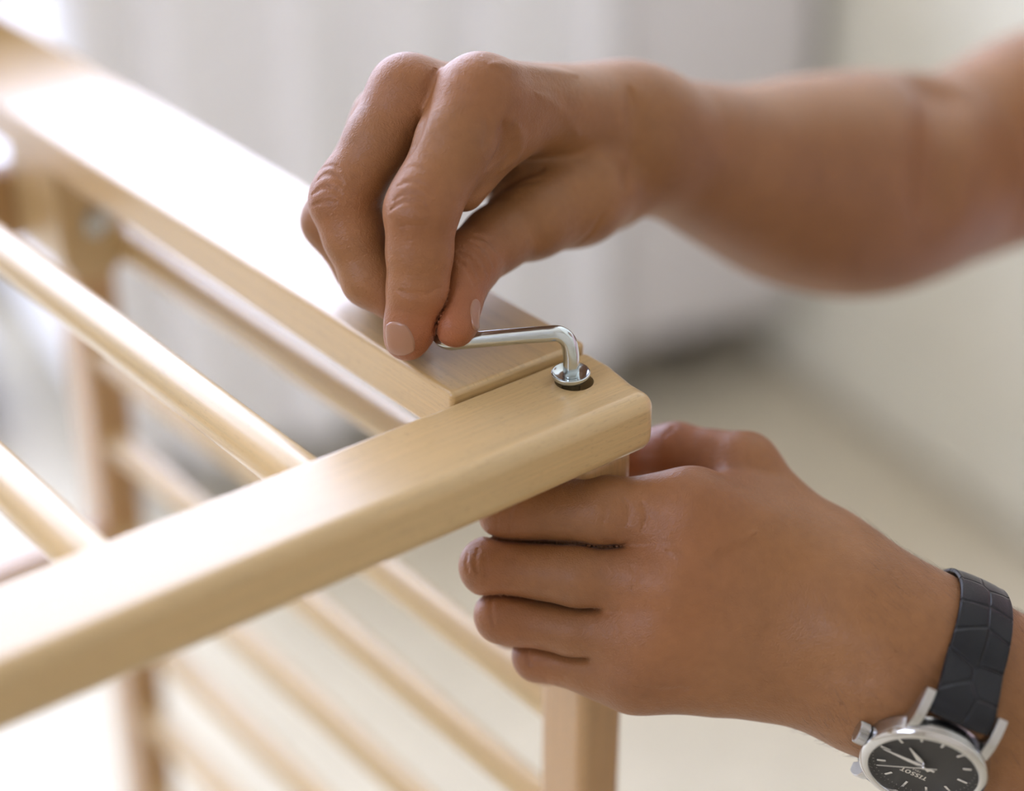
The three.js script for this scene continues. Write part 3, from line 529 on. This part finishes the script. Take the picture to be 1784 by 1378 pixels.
{
  const bb = (pts, m) => { const b = new THREE.Box3().setFromPoints(pts); return [b.min.subScalar(m), b.max.addScalar(m)]; };
  const rSplit = RJ.wrist.clone().lerp(RJ.elbow, 0.12), rDir = RJ.elbow.clone().sub(RJ.wrist).normalize(), rs = (x, y, z) => (x - rSplit.x) * rDir.x + (y - rSplit.y) * rDir.y + (z - rSplit.z) * rDir.z;
  const lSplit = at(1790, 1255, 0.590), lDir = at(2050, 1365, 0.600).sub(at(1575, 1170, 0.584)).normalize(), ls = (x, y, z) => (x - lSplit.x) * lDir.x + (y - lSplit.y) * lDir.y + (z - lSplit.z) * lDir.z;
  const rh = bb([...RI, ...RM, ...RR, ...RP, ...RT, rSplit], 0.03), ra = bb([RJ.wrist, RJ.elbow, at(1500, 314, 0.79), at(2120, 130, 0.872)], 0.075);
  const lh = bb([...LI, ...LM, ...LR, ...LP, ...LT, lSplit, at(1600, 1150, 0.584)], 0.034), la = bb([lSplit, at(2350, 1480, 0.61)], 0.085);
  const elbowFold = RMARK([[1636, 150], [1652, 200], [1650, 260], [1640, 320]], 0.013, 0.011, false);
  const bodyChains = [...rightChains.slice(0, 2), ...leftChains.slice(0, 2), ...torsoChains()], bodyField = field(bodyChains, elbowFold ? [elbowFold] : []);
  const upSplit = at(2040, 130, 0.852), upDir = SHR.clone().sub(at(1640, 300, 0.813)).normalize(), us = (x, y, z) => (x - upSplit.x) * upDir.x + (y - upSplit.y) * upDir.y + (z - upSplit.z) * upDir.z;
  const elSplit = at(2300, 1460, 0.608), es = (x, y, z) => (x - elSplit.x) * lDir.x + (y - elSplit.y) * lDir.y + (z - elSplit.z) * lDir.z;
  const onTrunk = (x, y, z, m) => (z < 0.06 && y > 0.55 ? us(x, y, z) > m : z > 0.12 && y > 0.45 && y < 0.7 && x < 0.22 ? es(x, y, z) > m : true);
  const parts = [
    surfaceNets(rightField, ...rh, CELL, (x, y, z) => rs(x, y, z) < 0.001),
    surfaceNets(bodyField, ...ra, 0.003, (x, y, z) => rs(x, y, z) > -0.001 && us(x, y, z) < 0.003),
    surfaceNets(leftField, ...lh, CELL, (x, y, z) => ls(x, y, z) < 0.001),
    surfaceNets(bodyField, ...la, 0.003, (x, y, z) => ls(x, y, z) > -0.001 && es(x, y, z) < 0.003),
    surfaceNets(bodyField, V(0.06, -0.02, -0.16), V(0.82, 1.10, 0.42), 0.008, (x, y, z) => onTrunk(x, y, z, -0.003)),
  ];
  const skinM = new THREE.MeshPhysicalMaterial({ vertexColors: true, bumpMap: skinBump, bumpScale: 0.00017, roughness: 0.45, ior: 1.42, sheen: 0.25, sheenRoughness: 0.4, sheenColor: new THREE.Color(1, 0.8, 0.7) });
  const person = mesh('person', finish(parts, skinTone), skinM);
  tag(person, 'bare tanned arms from the right, one hand turning a key, the other gripping the frame', 'person');
  // nails: thin plates that follow the fingertip
  const nailM = new THREE.MeshPhysicalMaterial({ color: new THREE.Color(0.32, 0.155, 0.088), roughness: 0.35, clearcoat: 0.5, clearcoatRoughness: 0.25 });
  const nail = (f, c, t, hw, hl) => {
    const P0 = march(f, ...c, 0.5, 0.8), P1 = march(f, ...t, 0.5, 0.8); if (!P0 || !P1) return;
    const e = 0.0004, g = (p) => V(f(p.x + e, p.y, p.z) - f(p.x - e, p.y, p.z), f(p.x, p.y + e, p.z) - f(p.x, p.y - e, p.z), f(p.x, p.y, p.z + e) - f(p.x, p.y, p.z - e)).normalize();
    const n = g(P0), L = P1.clone().sub(P0); L.addScaledVector(n, -L.dot(n)).normalize(); const S = new THREE.Vector3().crossVectors(n, L), N = 24, pos = [], idx = [];
    for (let layer = 0; layer < 2; layer++) for (let j = 0; j <= N; j++) for (let i = 0; i <= N; i++) {
      const a = (i / N) * 2 - 1, b = (j / N) * 2 - 1, sx = a * Math.sqrt(1 - 0.42 * b * b), sy = b * Math.sqrt(1 - 0.42 * a * a), p = P0.clone().addScaledVector(S, sx * hw).addScaledVector(L, sy * hl).addScaledVector(n, 0.004);
      for (let k = 0; k < 60; k++) { const d = f(p.x, p.y, p.z); if (d < 0.00003) break; p.addScaledVector(n, -Math.max(d * 0.7, 0.00002)); }
      const rim = Math.max(Math.abs(a), Math.abs(b)); p.addScaledVector(g(p), layer ? -0.0004 : rim > 0.99 ? 0.00002 : 0.00032 + 0.0003 * Math.max(0, b) ** 2);
      pos.push(p.x, p.y, p.z);
    }
    const q = (N + 1) * (N + 1);
    for (let j = 0; j < N; j++) for (let i = 0; i < N; i++) { const k = j * (N + 1) + i; idx.push(k, k + 1, k + N + 2, k, k + N + 2, k + N + 1, q + k, q + k + N + 2, q + k + 1, q + k, q + k + N + 1, q + k + N + 2); }
    const gg = new THREE.BufferGeometry(); gg.setAttribute('position', new THREE.Float32BufferAttribute(pos, 3)); gg.setIndex(idx); gg.computeVertexNormals();
    mesh('fingernail', gg, nailM, person);
  };
  nail(rightBase, [693, 592], [699, 614], 0.0050, 0.0058);
  nail(rightBase, [829, 548], [829, 566], 0.0026, 0.0050);
  // clothing and hair, out of the frame
  const cloth = (name, label, grow, mask, cell, lo, hi, color) => { const f = (x, y, z) => Math.max(bodyField(x, y, z) - grow - 0.002 * noise3(x * 30, y * 14, z * 30), mask(x, y, z)); const m = mesh(name, finish([surfaceNets(f, lo, hi, cell)], () => [1, 1, 1]), new THREE.MeshStandardMaterial({ color, roughness: 0.95 }), person); m.userData.label = label; return m; };
  const cap = (a, b, r) => { const c = cone(a, b, r, r * 0.999); return (x, y, z) => coneDist(c, x, y, z); };
  const slR = cap(SHR.clone().lerp(at(2080, 120, 0.855), 0.75), SHR, 0.085), slL = cap(SHL.clone().lerp(at(2350, 1480, 0.61), 0.45), SHL, 0.085), trunk = cap(V(0.53, 0.72, 0.135), V(0.6, 0.36, 0.135), 0.21);
  cloth('shirt', 'pale pink short sleeved shirt', 0.008, (x, y, z) => Math.max(Math.min(slR(x, y, z), slL(x, y, z), trunk(x, y, z)), 0.27 - y), 0.009, V(0.2, 0.2, -0.2), V(0.8, 0.95, 0.46), new THREE.Color(0.72, 0.55, 0.54));
  cloth('trousers', 'dark blue trousers', 0.007, (x, y, z) => Math.max(y - 0.31, x - 0.62 - (y > 0.11 ? 1 : 0)), 0.009, V(0.12, -0.02, -0.14), V(0.82, 0.4, 0.44), new THREE.Color(0.03, 0.035, 0.06));
  cloth('hair', 'short dark hair', 0.012, (x, y, z) => Math.max(0.965 - y - (x - 0.47) * 0.9, 1.03 - y - (x - 0.40) * 1.6, -(y - 0.92)), 0.006, V(0.33, 0.9, 0.0), V(0.64, 1.12, 0.24), new THREE.Color(0.02, 0.014, 0.01));
  for (const dz of [-0.027, 0.027]) {
    const eye = mesh('eye', new THREE.SphereGeometry(0.0125, 24, 16).translate(0.4055, 0.982, 0.1135 + dz), new THREE.MeshStandardMaterial({ color: new THREE.Color(0.7, 0.68, 0.65), roughness: 0.2 }), person);
    mesh('iris', new THREE.SphereGeometry(0.006, 20, 12).scale(0.35, 1, 1).translate(0.3932, 0.9795, 0.1125 + dz), new THREE.MeshStandardMaterial({ color: new THREE.Color(0.03, 0.015, 0.008), roughness: 0.2 }), eye);
    mesh('eyebrow', new THREE.CapsuleGeometry(0.0035, 0.022, 6, 12).rotateX(Math.PI / 2).scale(0.7, 1, 1).translate(0.386, 1.006, 0.113 + dz), new THREE.MeshStandardMaterial({ color: new THREE.Color(0.02, 0.014, 0.01), roughness: 0.9 }), person);
  }
  // fine hair on the left wrist and forearm
  {
    const pos = [], idx = [], tmp = V(0, 0, 0), grad = (p, e = 0.0005) => V(leftBase(p.x + e, p.y, p.z) - leftBase(p.x - e, p.y, p.z), leftBase(p.x, p.y + e, p.z) - leftBase(p.x, p.y - e, p.z), leftBase(p.x, p.y, p.z + e) - leftBase(p.x, p.y, p.z - e)).normalize();
    const c0 = at(1440, 1090, 0.586), c1 = at(1850, 1240, 0.612), axis = c1.clone().sub(c0), ad = axis.clone().normalize(), s1 = V(0, 1, 0).cross(ad).normalize(), s2 = ad.clone().cross(s1);
    for (let k = 0; k < 2600; k++) {
      const a = rnd() * 2 * Math.PI, t = rnd(), o = c0.clone().addScaledVector(axis, t), d = s1.clone().multiplyScalar(Math.cos(a)).addScaledVector(s2, Math.sin(a)), p = o.clone().addScaledVector(d, 0.06);
      let hit = false; for (let i = 0; i < 50; i++) { const q = leftBase(p.x, p.y, p.z); if (q < 0.0001) { hit = true; break; } p.addScaledVector(d, -Math.max(q * 0.8, 0.0001)); if (p.distanceTo(o) < 0.008) break; }
      if (!hit) continue;
      const n = grad(p), lie = ad.clone().multiplyScalar(-1).addScaledVector(d.clone().cross(ad), 0.5 + 0.5 * rnd()).addScaledVector(V(0, -1, 0), 0.4), len = 0.003 + 0.004 * rnd(), r = 0.000028;
      lie.addScaledVector(n, -lie.dot(n)).normalize();
      const side = n.clone().cross(lie), base = pos.length / 3;
      for (let i = 0; i <= 3; i++) { const u = i / 3, c = tmp.copy(p).addScaledVector(lie, u * len).addScaledVector(n, len * (0.28 * u - 0.12 * u * u)), rr = r * (1 - 0.75 * u); for (const [x, y] of [[1, 0], [-0.5, 0.87], [-0.5, -0.87]]) pos.push(c.x + (side.x * x + n.x * y) * rr, c.y + (side.y * x + n.y * y) * rr, c.z + (side.z * x + n.z * y) * rr); }
      for (let i = 0; i < 3; i++) for (let j = 0; j < 3; j++) { const A = base + i * 3 + j, B = base + i * 3 + (j + 1) % 3; idx.push(A, B, B + 3, A, B + 3, A + 3); }
    }
    const g = new THREE.BufferGeometry(); g.setAttribute('position', new THREE.Float32BufferAttribute(pos, 3)); g.setIndex(idx); g.computeVertexNormals();
    const m = mesh('arm_hair', g, new THREE.MeshStandardMaterial({ color: new THREE.Color(0.10, 0.055, 0.03), roughness: 0.5 }), person); m.userData.kind = 'stuff';
  }
}
// ------------------------------------------------------------------ the wristwatch on the left wrist
{
  const A = camVec(0.916, 0.398, 0.043), Bv = camVec(0.298, -0.608, -0.736);            // towards 9 and towards 6 on the dial
  const X = A.clone().negate(), Y = Bv.clone().negate(), N = new THREE.Vector3().crossVectors(X, Y).normalize(); Y.crossVectors(N, X).normalize();
  const C = at(1610, 1330, 0.5635), R0 = 0.0195;
  const w = thing('wristwatch', 'steel wristwatch with black dial and black leather strap on the left wrist', 'watch', C);
  w.quaternion.setFromRotationMatrix(new THREE.Matrix4().makeBasis(X, Y, N));
  const lathe = (p, seg = 96) => new THREE.LatheGeometry(p.map((q) => new THREE.Vector2(...q)), seg).rotateX(Math.PI / 2);
  // z = 0 is the dial's face
  mesh('case', lathe([[0.0001, -0.0062], [0.0155, -0.0062], [0.0172, -0.0052], [0.0190, -0.0042], [0.0194, -0.0030], [0.0194, 0.0002], [0.0190, 0.0010]]), M.steelSatin, w);
  mesh('bezel', lathe([[0.0190, 0.0008], [0.0195, 0.0012], [0.0194, 0.0020], [0.0184, 0.0031], [0.0172, 0.0034], [0.0166, 0.0032], [0.0164, 0.0026], [0.0162, 0.0002], [0.0162, -0.0008]]), M.steel, w);
  // dial print: minute dots and lettering
  const cv = document.createElement('canvas'); cv.width = cv.height = 1024; const g = cv.getContext('2d');
  g.fillStyle = '#1d1b18'; g.fillRect(0, 0, 1024, 1024); g.translate(512, 512); g.fillStyle = '#cfc8b8'; g.textAlign = 'center'; g.textBaseline = 'middle';
  for (let i = 0; i < 60; i++) { g.save(); g.rotate((i / 60) * 2 * Math.PI); g.fillRect(-2, -492, 4, i % 5 ? 12 : 20); g.restore(); }
  g.font = 'bold 84px sans-serif'; g.fillText('TISSOT', 0, -218); g.font = '40px sans-serif'; g.fillText('1853', 0, -150);
  g.font = '24px sans-serif'; g.fillText('SWISS', -62, 466); g.fillText('MADE', 62, 466);
  const dialT = new THREE.CanvasTexture(cv); dialT.colorSpace = THREE.SRGBColorSpace; dialT.magFilter = THREE.LinearFilter;
  mesh('dial', new THREE.CircleGeometry(0.0163, 96), new THREE.MeshStandardMaterial({ map: dialT, roughness: 0.6, metalness: 0 }), w);
  for (let i = 0; i < 12; i++) mesh('hour_marker', new RoundedBoxGeometry(0.0009, i % 3 ? 0.0028 : 0.0034, 0.0006, 2, 0.0002).translate(0, 0.0129, 0.0003).rotateZ((-i * Math.PI) / 6), M.steel, w);
  const hand = (name, len, tail, wide, z, deg) => { const s = new THREE.Shape([[-wide * 0.55, -tail], [wide * 0.55, -tail], [wide, len * 0.35], [0.00012, len], [-0.00012, len], [-wide, len * 0.35]].map((p) => new THREE.Vector2(...p))); mesh(name, new THREE.ExtrudeGeometry(s, { depth: 0.0003, bevelEnabled: true, bevelSize: 0.00008, bevelThickness: 0.00008, bevelSegments: 1 }).translate(0, 0, z).rotateZ(-THREE.MathUtils.degToRad(deg)), M.steel, w); };
  hand('hour_hand', 0.0092, 0.0030, 0.0008, 0.0006, 126); hand('minute_hand', 0.0138, 0.0036, 0.00065, 0.0011, 92); hand('second_hand', 0.0142, 0.0040, 0.00018, 0.0016, 57);
  mesh('hand_cap', lathe([[0.0001, 0.0022], [0.0006, 0.0021], [0.0008, 0.0016], [0.0008, 0.0003]], 24), M.steel, w);
  mesh('crystal', lathe([[0.0001, 0.0040], [0.006, 0.0039], [0.012, 0.0037], [0.0166, 0.0033], [0.0166, 0.0031]]), new THREE.MeshPhysicalMaterial({ color: 0xffffff, transmission: 1, thickness: 0, roughness: 0.02, ior: 1.25 }), w);
  // fluted crown at 3 o'clock
  const crown = []; { const n = 30, sh = new THREE.Shape(); for (let i = 0; i < n * 2; i++) { const a = (i / (n * 2)) * 2 * Math.PI, r = i % 2 ? 0.0031 : 0.00275; sh[i ? 'lineTo' : 'moveTo'](Math.cos(a) * r, Math.sin(a) * r); } crown.push(new THREE.ExtrudeGeometry(sh, { depth: 0.0028, bevelEnabled: true, bevelSize: 0.0003, bevelThickness: 0.0003, bevelSegments: 2 }).rotateY(Math.PI / 2).translate(0.0198, 0, -0.0012)); crown.push(new THREE.CylinderGeometry(0.0016, 0.0016, 0.002, 20).rotateZ(Math.PI / 2).translate(0.0193, 0, -0.0012).toNonIndexed()); }
  mesh('crown', mergeGeometries(crown.map((q) => { const k = q.index ? q.toNonIndexed() : q; k.deleteAttribute('uv'); k.computeVertexNormals(); return k; })), M.steelSatin, w);
  // lugs curve down from the case to hold the strap
  for (const [sx, sy] of [[-1, -1], [1, -1], [-1, 1], [1, 1]]) {
    const s = new THREE.Shape(); s.moveTo(0.0135, 0.0008); s.quadraticCurveTo(0.021, 0.0008, 0.0262, -0.0062); s.lineTo(0.0245, -0.0078); s.quadraticCurveTo(0.019, -0.0045, 0.0135, -0.0045); s.closePath();
    const lug = new THREE.ExtrudeGeometry(s, { depth: 0.0024, bevelEnabled: true, bevelSize: 0.0004, bevelThickness: 0.0004, bevelSegments: 2, curveSegments: 16 }).translate(0, 0, -0.0012);
    lug.applyMatrix4(new THREE.Matrix4().makeBasis(V(0, sy, 0), V(0, 0, 1), V(sy, 0, 0))); mesh('lug', lug.translate(sx * 0.0117, 0, 0), M.steelSatin, w);
  }
  // strap: follows the wrist all the way round, in the watch's own axes
  const inv = new THREE.Matrix4().makeBasis(X, Y, N).setPosition(C).invert();
  const core = C.clone().addScaledVector(N, -0.0305), wide = (t) => 0.0098 - 0.0012 * Math.min(1, t * 1.6);
  const path = (sgn) => {                                                                // from the lugs at y = sgn * 0.0215 to the far side of the wrist
    const pts = [];
    for (let i = 0; i <= 60; i++) {
      const th = lerp(0.62, 3.15, i / 60), dir = N.clone().multiplyScalar(Math.cos(th)).addScaledVector(Y, Math.sin(th) * sgn);
      let best = 0;
      for (const o of [-0.008, 0, 0.008]) { const c0 = core.clone().addScaledVector(X, o); let t = 0.06; for (let k = 0; k < 60; k++) { const p = c0.clone().addScaledVector(dir, t), d = leftField(p.x, p.y, p.z); if (d < 0.0002) break; t -= Math.max(d * 0.7, 0.0002); } if (o === 0 || t < best + 0.0025) best = Math.max(best, t); }
      pts.push(core.clone().addScaledVector(dir, best + 0.0012));
    }
    const sm = pts.map((p, i) => { const q = V(0, 0, 0); let n = 0; for (let k = -4; k <= 4; k++) if (pts[i + k]) { q.add(pts[i + k]); n++; } return q.divideScalar(n); }).map((p) => p.applyMatrix4(inv));
    return [V(0, sgn * 0.0205, -0.0042), V(0, sgn * 0.0236, -0.0056), ...sm.filter((p, i) => i > 3 && (i % 3 === 0 || i === 60) && (Math.abs(p.y) > 0.026 || p.z < -0.02))];
  };
  const leather = (() => {
    const cells = []; for (let j = 0; j < 9; j++) for (let i = 0; i < 2; i++) cells.push([(i + 0.5 + (hash(i, j, 5) - 0.5) * 0.7) / 2, (j + 0.5 + (hash(i, j, 6) - 0.5) * 0.6) / 9]);
    return texture(128, 512, (x, y) => { const u = x / 128, v = y / 512; let d1 = 9, d2 = 9; for (const [a, b] of cells) for (const o of [-1, 0, 1]) { const d = Math.hypot((u - a) * 20, (v - b + o) * 84); if (d < d1) { d2 = d1; d1 = d; } else if (d < d2) d2 = d; } const k = 255 * (0.25 + 0.6 * sstep(d2 - d1, 0, 1.4)) + 20 * (hash(x, y, 3) - 0.5); return [k, k, k]; });
  })();
  const strapM = new THREE.MeshPhysicalMaterial({ color: new THREE.Color(0.012, 0.013, 0.016), bumpMap: leather, bumpScale: 0.0009, roughness: 0.34, specularIntensity: 0.55 });
  for (const sgn of [-1, 1]) {
    const curve = new THREE.CatmullRomCurve3(path(sgn), false, 'centripetal'), n = 150, prof = [[-1, 0.1], [-0.985, 0.75], [-0.94, 1], [-0.86, 0.86], [-0.8, 0.98], [-0.6, 1.2], [-0.3, 1.32], [0, 1.36], [0.3, 1.32], [0.6, 1.2], [0.8, 0.98], [0.86, 0.86], [0.94, 1], [0.985, 0.75], [1, 0.1], [0.98, -0.3], [0.5, -0.35], [0, -0.35], [-0.5, -0.35], [-0.98, -0.3]];
    const pos = [], uv = [], idx = [];
    for (let i = 0; i <= n; i++) {
      const t = i / n, p = curve.getPointAt(t), tan = curve.getTangentAt(t), up = new THREE.Vector3().crossVectors(V(1, 0, 0), tan).normalize().multiplyScalar(sgn), hw = wide(t), th = lerp(0.0021, 0.0012, Math.min(1, t * 3));
      prof.forEach(([a, b], k) => { pos.push(p.x + a * hw + up.x * b * th, p.y + up.y * b * th, p.z + up.z * b * th); uv.push((a + 1) / 2, t * 0.9 * 1.0); });
    }
    const m = prof.length; for (let i = 0; i < n; i++) for (let k = 0; k < m; k++) { const a = i * m + k, b = i * m + (k + 1) % m; if (sgn > 0) idx.push(a, b, b + m, a, b + m, a + m); else idx.push(a, b + m, b, a, a + m, b + m); }
    const sg = new THREE.BufferGeometry(); sg.setAttribute('position', new THREE.Float32BufferAttribute(pos, 3)); sg.setAttribute('uv', new THREE.Float32BufferAttribute(uv, 2)); sg.setIndex(idx); sg.computeVertexNormals();
    mesh('strap', sg, strapM, w);
  }
}

renderer.render(scene, camera);
